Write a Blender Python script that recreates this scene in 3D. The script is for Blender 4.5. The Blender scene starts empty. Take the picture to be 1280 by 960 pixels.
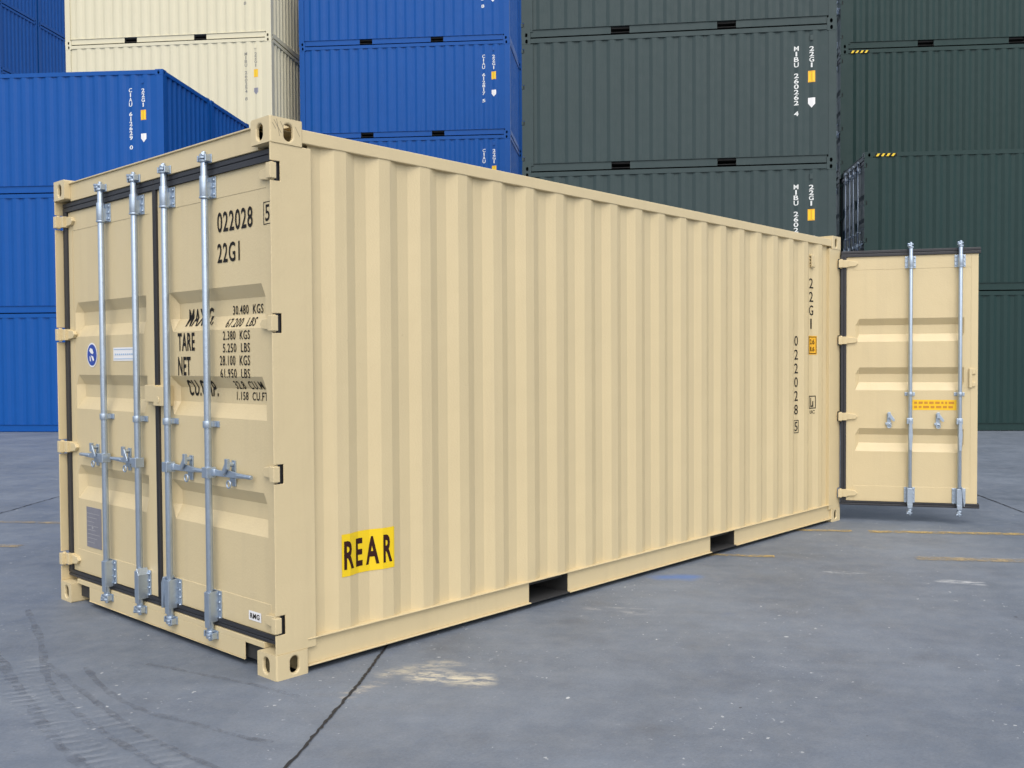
import bpy, bmesh, math, random
from math import sin, cos, radians, pi
from mathutils import Vector, Matrix

rnd = random.Random(7)
scene = bpy.context.scene
COL = scene.collection

# ------------------------------------------------------------------ camera
KZ = 1.0161                       # height scale of everything that stands
cam_d = bpy.data.cameras.new('camera')
cam = bpy.data.objects.new('camera', cam_d)
COL.objects.link(cam)
yaw, pitch, roll = 0.84059, -0.02648, -0.00518
fwd = Vector((cos(pitch)*sin(yaw), cos(pitch)*cos(yaw), sin(pitch)))
r0 = Vector((cos(yaw), -sin(yaw), 0)); u0 = r0.cross(fwd)
rgt = cos(roll)*r0 + sin(roll)*u0
upv = -sin(roll)*r0 + cos(roll)*u0
M = Matrix((rgt, upv, -fwd)).transposed().to_4x4()
M.translation = Vector((-2.50364, -3.89982, 1.48783))
cam.matrix_world = M
cam_d.sensor_width = 36
cam_d.lens = 1204.72/1280*36
cam_d.shift_x = -34.453/1280
cam_d.shift_y = 4.807/1280
cam_d.clip_start = 0.05; cam_d.clip_end = 2000
scene.camera = cam

# ------------------------------------------------------------------ light
SUN_TRAVEL = Vector((0.66, 0.75, 0)).normalized()     # horizontal direction the light travels
ELEV = radians(52)
world = bpy.data.worlds.new('World'); scene.world = world
world.use_nodes = True
wn = world.node_tree.nodes; wl = world.node_tree.links
sky = wn.new('ShaderNodeTexSky'); sky.sky_type = 'NISHITA'; sky.sun_disc = False
sky.sun_elevation = ELEV
sky.sun_rotation = math.atan2(-SUN_TRAVEL.x, -SUN_TRAVEL.y)
sky.air_density = 1.0; sky.dust_density = 4.0; sky.ozone_density = 1.0
mixs = wn.new('ShaderNodeMixRGB'); mixs.inputs[0].default_value = 0.55
hsv = wn.new('ShaderNodeHueSaturation'); hsv.inputs['Saturation'].default_value = 0.12
wl.new(sky.outputs[0], hsv.inputs['Color'])
wl.new(sky.outputs[0], mixs.inputs[1]); wl.new(hsv.outputs[0], mixs.inputs[2])
wl.new(mixs.outputs[0], wn['Background'].inputs[0])
wn['Background'].inputs[1].default_value = 0.15
sun_d = bpy.data.lights.new('sun', 'SUN'); sun_d.energy = 0.55; sun_d.angle = radians(110)
sun_d.color = (1.0, 0.96, 0.89)
sun = bpy.data.objects.new('sun', sun_d); COL.objects.link(sun)
sdir = Vector((SUN_TRAVEL.x*cos(ELEV), SUN_TRAVEL.y*cos(ELEV), -sin(ELEV)))
sun.rotation_euler = sdir.to_track_quat('-Z', 'Y').to_euler()
scene.view_settings.view_transform = 'Standard'
scene.view_settings.look = 'None'
scene.view_settings.exposure = 0.54
scene.view_settings.gamma = 1.0
scene.view_settings.use_curve_mapping = False

# ------------------------------------------------------------------ materials
def nodes_of(name):
    m = bpy.data.materials.new(name); m.use_nodes = True
    return m, m.node_tree.nodes, m.node_tree.links, m.node_tree.nodes['Principled BSDF']

def noise(n, l, scale, detail=4, rough=0.6, vec=None, mapscale=None):
    tc = n.new('ShaderNodeTexCoord'); t = n.new('ShaderNodeTexNoise')
    t.inputs['Scale'].default_value = scale; t.inputs['Detail'].default_value = detail
    t.inputs['Roughness'].default_value = rough
    src = vec or tc.outputs['Object']
    if mapscale:
        mp = n.new('ShaderNodeMapping'); mp.inputs['Scale'].default_value = mapscale
        l.new(src, mp.inputs[0]); src = mp.outputs[0]
    l.new(src, t.inputs['Vector'])
    return t.outputs['Fac']

def ramp(n, l, src, stops):
    r = n.new('ShaderNodeValToRGB'); e = r.color_ramp.elements
    while len(e) < len(stops): e.new(0.5)
    for el, (p, c) in zip(e, stops):
        el.position = p; el.color = c if len(c) == 4 else (*c, 1)
    l.new(src, r.inputs[0]); return r.outputs[0]

def mix(n, l, fac, a, b, mode='MIX'):
    m = n.new('ShaderNodeMixRGB'); m.blend_type = mode
    for i, v in enumerate((fac, a, b)):
        if isinstance(v, (int, float)): m.inputs[i].default_value = v
        elif isinstance(v, tuple): m.inputs[i].default_value = (*v[:3], 1)
        else: l.new(v, m.inputs[i])
    return m.outputs[0]

def math_(n, l, op, a, b=0.0):
    m = n.new('ShaderNodeMath'); m.operation = op
    for i, v in enumerate((a, b)):
        if isinstance(v, (int, float)): m.inputs[i].default_value = v
        else: l.new(v, m.inputs[i])
    return m.outputs[0]

def paint(name, col, rough=0.42, var=0.10, streak=0.10, grime=(0.30, 0.24, 0.17), bump=0.05, wear=0.0, spec=0.5):
    m, n, l, p = nodes_of(name)
    p.inputs['Specular IOR Level'].default_value = spec
    lo = tuple(c*(1-var) for c in col); hi = tuple(min(1, c*(1+var)) for c in col)
    a = noise(n, l, 1.3, 5, 0.6)
    c = mix(n, l, a, lo, hi)
    s = noise(n, l, 1.0, 6, 0.7, mapscale=(9, 9, 0.5))
    sm = ramp(n, l, s, [(0.50, (0, 0, 0)), (0.80, (streak,)*3)])
    c = mix(n, l, sm, c, grime)
    if wear:
        w = noise(n, l, 34, 5, 0.75)
        w2 = noise(n, l, 1.7, 3, 0.6)
        wm = math_(n, l, 'MULTIPLY', ramp(n, l, w, [(0.66, (0, 0, 0)), (0.72, (1, 1, 1))]), ramp(n, l, w2, [(0.52, (0, 0, 0)), (0.66, (wear,)*3)]))
        c = mix(n, l, wm, c, tuple(x*0.55 for x in col))
    l.new(c, p.inputs['Base Color'])
    rr = ramp(n, l, noise(n, l, 5, 4, 0.6), [(0.3, (rough-0.07,)*3), (0.7, (rough+0.10,)*3)])
    l.new(rr, p.inputs['Roughness'])
    b = n.new('ShaderNodeBump'); b.inputs['Strength'].default_value = bump; b.inputs['Distance'].default_value = 0.01
    bb = math_(n, l, 'ADD', noise(n, l, 90, 2, 0.5), math_(n, l, 'MULTIPLY', noise(n, l, 3.5, 2, 0.5), 6.0))
    l.new(bb, b.inputs['Height']); l.new(b.outputs[0], p.inputs['Normal'])
    return m

def plain(name, col, rough=0.5, metal=0.0, var=0.12, scale=20, bump=0.0):
    m, n, l, p = nodes_of(name)
    c = mix(n, l, noise(n, l, scale, 4, 0.6), tuple(x*(1-var) for x in col), tuple(min(1, x*(1+var)) for x in col))
    l.new(c, p.inputs['Base Color']); p.inputs['Roughness'].default_value = rough
    p.inputs['Metallic'].default_value = metal
    if 'letter' in name: p.inputs['Specular IOR Level'].default_value = 0.15; p.inputs['Roughness'].default_value = 0.7
    if bump:
        b = n.new('ShaderNodeBump'); b.inputs['Strength'].default_value = bump; b.inputs['Distance'].default_value = 0.004
        l.new(noise(n, l, 60, 3, 0.6), b.inputs['Height']); l.new(b.outputs[0], p.inputs['Normal'])
    return m

TAN = paint('tan_paint', (0.615, 0.508, 0.300), 0.42, 0.06, 0.13, bump=0.10, wear=0.45)
CREAM = paint('cream_paint', (0.63, 0.59, 0.42), 0.45, 0.03, 0.08)
BLUE = paint('blue_paint', (0.003, 0.074, 0.31), 0.42, 0.07, 0.06, grime=(0.05, 0.10, 0.26), spec=0.22)
GREEN = paint('dark_green_paint', (0.034, 0.056, 0.058), 0.5, 0.07, 0.08, grime=(0.08, 0.10, 0.10), spec=0.3)
GREEN_HC = paint('deep_green_paint', (0.012, 0.036, 0.035), 0.42, 0.07, 0.08, grime=(0.05, 0.08, 0.08), spec=0.25)
GALV = plain('galvanised_steel', (0.42, 0.50, 0.60), 0.36, 0.75, 0.14, 30, 0.2)
RUBBER = plain('black_rubber', (0.022, 0.023, 0.028), 0.45, 0, 0.2)
DARK = plain('dark_underside', (0.03, 0.03, 0.03), 0.8, 0, 0.3)
INK = plain('black_lettering', (0.018, 0.017, 0.016), 0.5, 0, 0.2, 60)
INKW = plain('white_lettering', (0.78, 0.80, 0.78), 0.5, 0, 0.08, 60)
YELLOW = plain('yellow_film', (0.83, 0.58, 0.01), 0.35, 0, 0.06, 8)
YELLOW2 = plain('amber_film', (0.80, 0.42, 0.02), 0.35, 0, 0.05, 8)
MAROON = plain('dark_red_brown_lettering', (0.035, 0.012, 0.010), 0.4, 0, 0.1)
WHITE = plain('white_film', (0.80, 0.80, 0.80), 0.35, 0, 0.03, 8)
EMBLUE = plain('emblem_blue', (0.015, 0.06, 0.36), 0.35, 0, 0.1)
PLATE = plain('grey_data_plate', (0.25, 0.25, 0.29), 0.4, 0.3, 0.15, 25)
PLY = plain('plywood_floor', (0.30, 0.16, 0.08), 0.6, 0, 0.3, 6)

# ------------------------------------------------------------------ helpers
def tag(o, label=None, cat=None, group=None, kind=None):
    if label: o['label'] = label
    if cat: o['category'] = cat
    if group: o['group'] = group
    if kind: o['kind'] = kind
    return o

def empty(name, loc, rz=0.0):
    o = bpy.data.objects.new(name, None); COL.objects.link(o)
    o.location = loc; o.rotation_euler = (0, 0, rz); o.empty_display_size = 0.2
    return o

class MB:
    """collects shapes, then links them as one mesh object"""
    def __init__(self, f=None):
        self.v = []; self.f = []; self.s = []; self.map = f
    def add(self, vs, fs, smooth=False):
        k = len(self.v); self.v += [tuple(p) for p in vs]
        for f in fs: self.f.append([i+k for i in f]); self.s.append(smooth)
    def box(self, x0, x1, y0, y1, z0, z1):
        self.add([(x, y, z) for z in (z0, z1) for y in (y0, y1) for x in (x0, x1)],
                 [(0, 2, 3, 1), (4, 5, 7, 6), (0, 1, 5, 4), (2, 6, 7, 3), (0, 4, 6, 2), (1, 3, 7, 5)])
        return self
    def prism(self, pts, axis, a, b):
        """pts: 2D outline; extruded along axis (0,1,2) from a to b"""
        def P(p, t):
            q = list(p); q.insert(axis, t); return tuple(q)
        n = len(pts)
        self.add([P(p, a) for p in pts]+[P(p, b) for p in pts],
                 [tuple(range(n))[::-1], tuple(range(n, 2*n))]+[(i, (i+1) % n, (i+1) % n+n, i+n) for i in range(n)])
        return self
    def tube(self, p0, p1, r, seg=12, r2=None, cap=True):
        p0 = Vector(p0); p1 = Vector(p1); d = (p1-p0).normalized()
        a = d.orthogonal().normalized(); b = d.cross(a); r2 = r if r2 is None else r2
        vs = [p0+r*(cos(t)*a+sin(t)*b) for t in [2*pi*i/seg for i in range(seg)]]
        vs += [p1+r2*(cos(t)*a+sin(t)*b) for t in [2*pi*i/seg for i in range(seg)]]
        self.add(vs, [(i, (i+1) % seg, (i+1) % seg+seg, i+seg) for i in range(seg)], True)
        if cap: self.add(vs, [tuple(range(seg))[::-1], tuple(range(seg, 2*seg))])
        return self
    def path(self, pts, r, seg=8):
        for a, b in zip(pts, pts[1:]): self.tube(a, b, r, seg)
        return self
    def ring(self, c, R, r, axis=1, seg=14, sub=6):
        vs = []; fs = []
        for i in range(seg):
            t = 2*pi*i/seg
            for j in range(sub):
                u = 2*pi*j/sub; rr = R+r*cos(u); q = [rr*cos(t), rr*sin(t)]; q.insert(axis, r*sin(u))
                vs.append(tuple(c[k]+q[k] for k in range(3)))
                fs.append((i*sub+j, ((i+1) % seg)*sub+j, ((i+1) % seg)*sub+(j+1) % sub, i*sub+(j+1) % sub))
        self.add(vs, fs, True); return self
    def build(self, name, mat, parent=None, bevel=0, solid=0, weld=True):
        me = bpy.data.meshes.new(name)
        vs = [self.map(*p) for p in self.v] if self.map else self.v
        me.from_pydata([(x, y, z*KZ) for x, y, z in vs], [], self.f)
        me.polygons.foreach_set('use_smooth', self.s)
        bm = bmesh.new(); bm.from_mesh(me)
        if weld: bmesh.ops.remove_doubles(bm, verts=bm.verts, dist=1e-5)
        bmesh.ops.recalc_face_normals(bm, faces=bm.faces)
        bm.to_mesh(me); bm.free()
        mats = mat if isinstance(mat, (list, tuple)) else [mat]
        for m in mats: me.materials.append(m)
        o = bpy.data.objects.new(name, me); COL.objects.link(o)
        if parent: o.parent = parent
        if solid:
            md = o.modifiers.new('sheet', 'SOLIDIFY'); md.thickness = solid; md.offset = 0
        if bevel:
            md = o.modifiers.new('edge', 'BEVEL'); md.width = bevel; md.segments = 2
            md.limit_method = 'ANGLE'; md.angle_limit = radians(35); md.harden_normals = False
        return o

def copy_tree(o, parent=None, drop=()):
    c = o.copy(); COL.objects.link(c); c.parent = parent
    for ch in list(KIDS.get(o.name, ())) or [x for x in o.children]:
        copy_tree(ch, c)
    return c
KIDS = {}

# ---- lettering
_tcache = {}
def glyphs(txt, bold=0.012):
    key = (txt, bold)
    if key not in _tcache:
        cu = bpy.data.curves.new('lettering', 'FONT'); cu.body = txt; cu.size = 1.0
        cu.offset = bold; cu.resolution_u = 3; cu.space_character = 1.12
        ob = bpy.data.objects.new('lettering', cu); COL.objects.link(ob)
        dg = bpy.context.evaluated_depsgraph_get(); ev = ob.evaluated_get(dg); me = ev.to_mesh()
        vs = [(v.co.x, v.co.y) for v in me.vertices]; fs = [tuple(p.vertices) for p in me.polygons]
        ev.to_mesh_clear(); bpy.data.objects.remove(ob); bpy.data.curves.remove(cu)
        x0 = min(v[0] for v in vs); x1 = max(v[0] for v in vs); y0 = min(v[1] for v in vs); y1 = max(v[1] for v in vs)
        _tcache[key] = ([((x-x0)/(x1-x0), (y-y0)/(y1-y0)) for x, y in vs], fs)
    return _tcache[key]

class Flat:
    """2D shapes (u right, v up) that are cut at fold lines and laid over a profiled surface"""
    def __init__(self): self.v = []; self.f = []
    def add(self, vs, fs):
        k = len(self.v); self.v += list(vs); self.f += [tuple(i+k for i in f) for f in fs]; return self
    def text(self, t, u0, u1, v0, v1, bold=0.012):
        vs, fs = glyphs(t, bold)
        return self.add([(u0+x*(u1-u0), v0+y*(v1-v0)) for x, y in vs], fs)
    def column(self, t, uc, w, vtop, pitch, h, bold=0.02):
        for i, ch in enumerate(t):
            if ch == ' ': continue
            ww = w*(0.35 if ch in '1I' else 1)
            v1 = vtop-i*pitch
            self.text(ch, uc-ww/2, uc+ww/2, v1-h, v1, bold)
        return self
    def rect(self, u0, u1, v0, v1): return self.add([(u0, v0), (u1, v0), (u1, v1), (u0, v1)], [(0, 1, 2, 3)])
    def frame(self, u0, u1, v0, v1, t):
        self.rect(u0, u1, v0, v0+t); self.rect(u0, u1, v1-t, v1)
        self.rect(u0, u0+t, v0+t, v1-t); return self.rect(u1-t, u1, v0+t, v1-t)
    def poly(self, pts): return self.add(pts, [tuple(range(len(pts)))])
    def disc(self, c, r, n=28): return self.poly([(c[0]+r*cos(2*pi*i/n), c[1]+r*sin(2*pi*i/n)) for i in range(n)])
    def build(self, name, mat, parent, mapf, ucuts=(), vcuts=()):
        bm = bmesh.new(); vv = [bm.verts.new((x, y, 0)) for x, y in self.v]
        for f in self.f:
            try: bm.faces.new([vv[i] for i in f])
            except ValueError: pass
        us = [v[0] for v in self.v]; vs = [v[1] for v in self.v]
        for c in ucuts:
            if min(us) < c < max(us):
                bmesh.ops.bisect_plane(bm, geom=bm.verts[:]+bm.edges[:]+bm.faces[:], dist=1e-6, plane_co=(c, 0, 0), plane_no=(1, 0, 0))
        for c in vcuts:
            if min(vs) < c < max(vs):
                bmesh.ops.bisect_plane(bm, geom=bm.verts[:]+bm.edges[:]+bm.faces[:], dist=1e-6, plane_co=(0, c, 0), plane_no=(0, 1, 0))
        for v in bm.verts:
            x, y, z = mapf(v.co.x, v.co.y); v.co = (x, y, z*KZ)
        me = bpy.data.meshes.new(name); bm.to_mesh(me); bm.free(); me.materials.append(mat)
        o = bpy.data.objects.new(name, me); COL.objects.link(o); o.parent = parent
        return o

# ------------------------------------------------------------------ ground
def line_mask(n, l, xyz, a, b, width, soft):
    """1 on the segment a-b (ground coordinates), 0 beyond width"""
    ax, ay = a; dx, dy = b[0]-a[0], b[1]-a[1]; L2 = dx*dx+dy*dy
    sx = n.new('ShaderNodeSeparateXYZ'); l.new(xyz, sx.inputs[0])
    px = math_(n, l, 'SUBTRACT', sx.outputs[0], ax); py = math_(n, l, 'SUBTRACT', sx.outputs[1], ay)
    t = math_(n, l, 'DIVIDE', math_(n, l, 'ADD', math_(n, l, 'MULTIPLY', px, dx), math_(n, l, 'MULTIPLY', py, dy)), L2)
    t = math_(n, l, 'MINIMUM', math_(n, l, 'MAXIMUM', t, 0.0), 1.0)
    qx = math_(n, l, 'SUBTRACT', px, math_(n, l, 'MULTIPLY', t, dx)); qy = math_(n, l, 'SUBTRACT', py, math_(n, l, 'MULTIPLY', t, dy))
    d = math_(n, l, 'SQRT', math_(n, l, 'ADD', math_(n, l, 'MULTIPLY', qx, qx), math_(n, l, 'MULTIPLY', qy, qy)))
    mr = n.new('ShaderNodeMapRange'); mr.inputs['From Min'].default_value = width; mr.inputs['From Max'].default_value = width+soft
    mr.inputs['To Min'].default_value = 1; mr.inputs['To Max'].default_value = 0
    l.new(d, mr.inputs['Value']); return mr.outputs[0]

def ground_material():
    m, n, l, p = nodes_of('worn_concrete')
    tc = n.new('ShaderNodeTexCoord'); ob = tc.outputs['Object']
    # slow wobble so that shapes are not straight
    wob = n.new('ShaderNodeTexNoise'); wob.inputs['Scale'].default_value = 3.0; wob.inputs['Detail'].default_value = 5
    l.new(ob, wob.inputs['Vector'])
    wv = n.new('ShaderNodeVectorMath'); wv.operation = 'MULTIPLY_ADD'
    l.new(wob.outputs['Color'], wv.inputs[0]); wv.inputs[1].default_value = (0.22, 0.22, 0); wv.inputs[2].default_value = (-0.11, -0.11, 0)
    av = n.new('ShaderNodeVectorMath'); av.operation = 'ADD'; l.new(ob, av.inputs[0]); l.new(wv.outputs[0], av.inputs[1])
    W_ = av.outputs[0]
    base = ramp(n, l, noise(n, l, 0.55, 8, 0.68), [(0.28, (0.100, 0.122, 0.156)), (0.5, (0.134, 0.160, 0.202)), (0.70, (0.176, 0.206, 0.252))])
    rot = n.new('ShaderNodeMapping'); rot.inputs['Rotation'].default_value = (0, 0, radians(54)); l.new(ob, rot.inputs[0])
    st = noise(n, l, 1.0, 7, 0.72, vec=rot.outputs[0], mapscale=(0.7, 3.4, 1))
    c = mix(n, l, 0.55, base, ramp(n, l, st, [(0.32, (0.80, 0.81, 0.83)), (0.68, (1.16, 1.16, 1.14))]), 'MULTIPLY')
    c = mix(n, l, ramp(n, l, noise(n, l, 7, 8, 0.75), [(0.42, (0, 0, 0)), (0.72, (0.34,)*3)]), c, (0.26, 0.28, 0.305))
    gr = noise(n, l, 75, 8, 0.82)
    c = mix(n, l, 0.5, c, ramp(n, l, gr, [(0.3, (0.60,)*3), (0.7, (1.35,)*3)]), 'MULTIPLY')
    # dark oil blotches
    ol = ramp(n, l, noise(n, l, 1.6, 6, 0.62), [(0.58, (0, 0, 0)), (0.72, (0.30,)*3)])
    c = mix(n, l, ol, c, (0.070, 0.074, 0.088))
    # bluish and reddish paint traces
    c = mix(n, l, ramp(n, l, noise(n, l, 2.3, 4, 0.6, mapscale=(1, 1.7, 1)), [(0.66, (0, 0, 0)), (0.76, (0.22,)*3)]), c, (0.09, 0.13, 0.26))
    # white specks and scuffs
    sp = math_(n, l, 'MULTIPLY', ramp(n, l, noise(n, l, 26, 3, 0.6), [(0.66, (0, 0, 0)), (0.70, (1, 1, 1))]),
               ramp(n, l, noise(n, l, 1.4, 2, 0.5), [(0.46, (0, 0, 0)), (0.6, (0.75,)*3)]))
    c = mix(n, l, sp, c, (0.55, 0.57, 0.58))
    dk = math_(n, l, 'MULTIPLY', ramp(n, l, noise(n, l, 19, 3, 0.6, mapscale=(1, 1.3, 1)), [(0.745, (0, 0, 0)), (0.765, (0.8,)*3)]), 1.0)
    c = mix(n, l, dk, c, (0.03, 0.03, 0.035))
    for sc, th, col_ in ((4.0, 0.050, (0.58, 0.60, 0.61)), (2.6, 0.030, (0.03, 0.03, 0.035)), (9.0, 0.040, (0.40, 0.42, 0.45))):
        vo = n.new('ShaderNodeTexVoronoi'); vo.inputs['Scale'].default_value = sc; l.new(W_, vo.inputs['Vector'])
        sx = n.new('ShaderNodeSeparateXYZ'); l.new(vo.outputs['Color'], sx.inputs[0])
        lim = math_(n, l, 'MULTIPLY', math_(n, l, 'POWER', sx.outputs[0], 1.6), th)
        f = math_(n, l, 'LESS_THAN', vo.outputs['Distance'], lim)
        c = mix(n, l, math_(n, l, 'MULTIPLY', f, 0.85), c, col_)
    fine = ramp(n, l, noise(n, l, 14, 7, 0.78, vec=rot.outputs[0], mapscale=(0.45, 1.6, 1)), [(0.50, (0, 0, 0)), (0.60, (1, 1, 1))])
    soft_ = ramp(n, l, noise(n, l, 20, 8, 0.8, vec=rot.outputs[0], mapscale=(0.5, 1.3, 1)), [(0.44, (0, 0, 0)), (0.56, (1, 1, 1))])
    def stain(a, b, w, soft, col, k, brk=True):
        nonlocal c
        f = line_mask(n, l, W_, a, b, w, soft)
        if brk: f = math_(n, l, 'MULTIPLY', f, soft_ if brk == 2 else fine)
        f = math_(n, l, 'MULTIPLY', f, k)
        c = mix(n, l, f, c, col)
    stain((0.52, -0.46), (0.64, -0.68), 0.03, 0.09, (0.58, 0.53, 0.41), 1.0, 2)      # rubbed-off tan paint
    stain((0.42, -0.28), (0.72, -0.42), 0.01, 0.07, (0.44, 0.41, 0.33), 0.8, 2)
    stain((0.06, -0.42), (0.30, -0.36), 0.01, 0.06, (0.40, 0.37, 0.32), 0.8)
    stain((2.05, -0.32), (2.15, -0.52), 0.01, 0.10, (0.45, 0.45, 0.45), 0.6)
    stain((3.00, -0.12), (3.10, -0.26), 0.02, 0.10, (0.08, 0.17, 0.42), 0.75, False)
    stain((4.12, -1.64), (4.20, -1.80), 0.01, 0.07, (0.52, 0.54, 0.56), 0.9, 2)
    stain((3.90, -0.90), (3.99, -1.10), 0.005, 0.05, (0.60, 0.62, 0.64), 0.9)
    l.new(c, p.inputs['Base Color'])
    l.new(ramp(n, l, noise(n, l, 2.2, 6, 0.65), [(0.3, (0.48,)*3), (0.7, (0.72,)*3)]), p.inputs['Roughness'])
    b = n.new('ShaderNodeBump'); b.inputs['Strength'].default_value = 0.22; b.inputs['Distance'].default_value = 0.01
    l.new(math_(n, l, 'ADD', gr, math_(n, l, 'MULTIPLY', noise(n, l, 12, 6, 0.7), 1.5)), b.inputs['Height'])
    l.new(b.outputs[0], p.inputs['Normal'])
    return m

g = MB(); g.add([(-400, -400, 0), (400, -400, 0), (400, 400, 0), (-400, 400, 0)], [(0, 1, 2, 3)])
tag(g.build('concrete_ground', ground_material()), kind='structure')

def worn(name, col, lo, hi, scale=9, stretch=(1, 1, 1)):
    m, n, l, p = nodes_of(name)
    p.inputs['Base Color'].default_value = (*col, 1); p.inputs['Roughness'].default_value = 0.65
    f = ramp(n, l, noise(n, l, scale, 7, 0.78, mapscale=stretch), [(lo, (0, 0, 0)), (hi, (1, 1, 1))])
    l.new(f, p.inputs['Alpha']); return m

def strip(name, pts, w, mat, z, wob=0.0, n=1):
    m = MB(); P = []
    for (a, b) in zip(pts, pts[1:]):
        for i in range(n): P.append((a[0]+(b[0]-a[0])*i/n, a[1]+(b[1]-a[1])*i/n))
    P.append(pts[-1]); vs = []
    for i, q in enumerate(P):
        a = P[max(0, i-1)]; b = P[min(len(P)-1, i+1)]
        d = Vector((b[0]-a[0], b[1]-a[1])).normalized(); nn = Vector((-d.y, d.x))
        o = rnd.uniform(-wob, wob); ww = w*(1+rnd.uniform(-.35, .35)*(wob > 0))
        vs += [(q[0]+nn.x*(o+ww/2), q[1]+nn.y*(o+ww/2), z), (q[0]+nn.x*(o-ww/2), q[1]+nn.y*(o-ww/2), z)]
    m.add(vs, [(2*i, 2*i+1, 2*i+3, 2*i+2) for i in range(len(P)-1)])
    return tag(m.build(name, mat, weld=False), kind='structure')

LINE = worn('worn_yellow_line_paint', (0.50, 0.36, 0.13), 0.38, 0.64, 10)
LINE2 = worn('faded_line_paint', (0.42, 0.33, 0.19), 0.38, 0.68, 8)
JOINT = worn('concrete_joint_filler', (0.016, 0.016, 0.02), 0.18, 0.36, 14)
TYRE = worn('tyre_rubber_mark', (0.10, 0.11, 0.135), 0.42, 1.0, 12)
strip('painted_line', [(4.95, 0.56), (5.55, -0.34)], 0.09, LINE, 0.004)
strip('painted_line', [(5.62, -0.46), (9.2, -5.75)], 0.11, LINE, 0.004)
strip('painted_line', [(3.7, 0.32), (4.12, -0.36)], 0.08, LINE, 0.004)
strip('painted_line', [(4.74, -1.19), (8.0, -6.2)], 0.13, LINE2, 0.004)
strip('painted_line', [(-3.0, 11.5), (1.9, 4.5)], 0.10, LINE2, 0.004)
strip('painted_line', [(-3.0, 9.6), (0.52, 4.52)], 0.10, LINE2, 0.004)
strip('concrete_joint', [(-6.5, -5.35), (-0.487, -0.838), (0.24, -0.31), (0.623, -0.004), (4.2, 2.65)], 0.013, JOINT, 0.004, 0.004, 46)
strip('concrete_joint', [(13.0, 3.0), (8.542, -0.474), (7.594, -1.176), (2.0, -5.5)][:3], 0.013, JOINT, 0.004, 0.006, 30)
strip('concrete_joint', [(0.6, 6.15), (1.055, 6.554), (1.899, 7.326), (4.5, 9.4)], 0.012, JOINT, 0.004, 0.01, 20)

def tread_material():
    m, n, l, p = nodes_of('tyre_tread_print')
    p.inputs['Base Color'].default_value = (0.42, 0.45, 0.49, 1); p.inputs['Roughness'].default_value = 0.7
    tc = n.new('ShaderNodeTexCoord'); mp = n.new('ShaderNodeMapping'); mp.inputs['Rotation'].default_value = (0, 0, radians(20))
    l.new(tc.outputs['Object'], mp.inputs[0])
    w = n.new('ShaderNodeTexWave'); w.bands_direction = 'Y'; w.inputs['Scale'].default_value = 5.0
    w.inputs['Distortion'].default_value = 2.5; w.inputs['Detail'].default_value = 3; w.inputs['Detail Scale'].default_value = 2.5
    l.new(mp.outputs[0], w.inputs['Vector'])
    f = math_(n, l, 'MULTIPLY', ramp(n, l, w.outputs['Fac'], [(0.50, (0, 0, 0)), (0.8, (0.17,)*3)]),
              ramp(n, l, noise(n, l, 5, 6, 0.7), [(0.42, (0, 0, 0)), (0.62, (1, 1, 1))]))
    l.new(f, p.inputs['Alpha']); return m
def smooth(pts, n=6):
    out = []
    for i in range(len(pts)-1):
        p0 = pts[max(0, i-1)]; p1 = pts[i]; p2 = pts[i+1]; p3 = pts[min(len(pts)-1, i+2)]
        for k in range(n):
            t = k/n
            out.append(tuple(0.5*((2*p1[a])+(-p0[a]+p2[a])*t+(2*p0[a]-5*p1[a]+4*p2[a]-p3[a])*t*t+(-p0[a]+3*p1[a]-3*p2[a]+p3[a])*t**3) for a in (0, 1)))
    return out+[pts[-1]]
for pts, w_ in (([(-0.25, 2.3), (-0.46, 1.55), (-0.63, 1.05), (-0.74, 0.65), (-0.79, 0.30), (-0.81, 0.0), (-0.82, -0.5), (-0.80, -1.3)], 0.035),
               ([(-0.70, 1.5), (-0.80, 1.0), (-0.87, 0.6), (-0.95, 0.2), (-1.0, -0.2), (-1.0, -0.9)], 0.045),
               ([(-0.50, 0.9), (-0.585, 0.45), (-0.585, 0.1), (-0.52, -0.2), (-0.48, -0.42), (-0.42, -0.62)], 0.03),
               ([(-0.60, 1.1), (-0.66, 0.55), (-0.70, 0.1), (-0.71, -0.3), (-0.68, -0.8)], 0.03),
               ([(-0.27, 0.72), (-0.17, 0.34), (-0.09, 0.02), (-0.05, -0.26)], 0.025)):
    strip('tyre_mark', smooth(pts), w_, TYRE, 0.004, 0.003)
TREAD = tread_material()
strip('tyre_tread_mark', smooth([(-0.63, 1.25), (-0.72, 0.75), (-0.755, 0.3), (-0.765, -0.2), (-0.76, -0.9)]), 0.13, TREAD, 0.008)
strip('tyre_tread_mark', smooth([(-0.72, 1.6), (-0.83, 0.95), (-0.90, 0.45), (-0.93, -0.1), (-0.93, -0.9)]), 0.12, TREAD, 0.008)

# ------------------------------------------------------------------ container pieces
L, W = 6.058, 2.438
P0, PITCH = 0.366, 0.2765                    # first outer flat of the side corrugation and its pitch
def side_profile(x, depth=0.024):
    """inward depth of the long-side sheet at x"""
    if x < P0: x = max(x, P0-0.14)
    t = (x-P0) % PITCH
    a, b, c = 0.070, 0.138, 0.2085
    if x < P0: t = x-P0+PITCH
    if t < a: return 0.0
    if t < b: return depth*(t-a)/(b-a)
    if t < c: return depth
    return depth*(1-(t-c)/(PITCH-c))
SBREAKS = sorted(P0+k*PITCH+o for k in range(-1, 20) for o in (0, 0.070, 0.138, 0.2085))
SBREAKS = [b for b in SBREAKS if 0.227 < b < 5.828]
SIDE_Y = 0.012

def corr_sheet(breaks, prof, x0, x1, z0, z1):
    xs = [x0]+[b for b in breaks if x0+1e-4 < b < x1-1e-4]+[x1]
    return [(x, prof(x)) for x in xs], z0, z1

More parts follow.
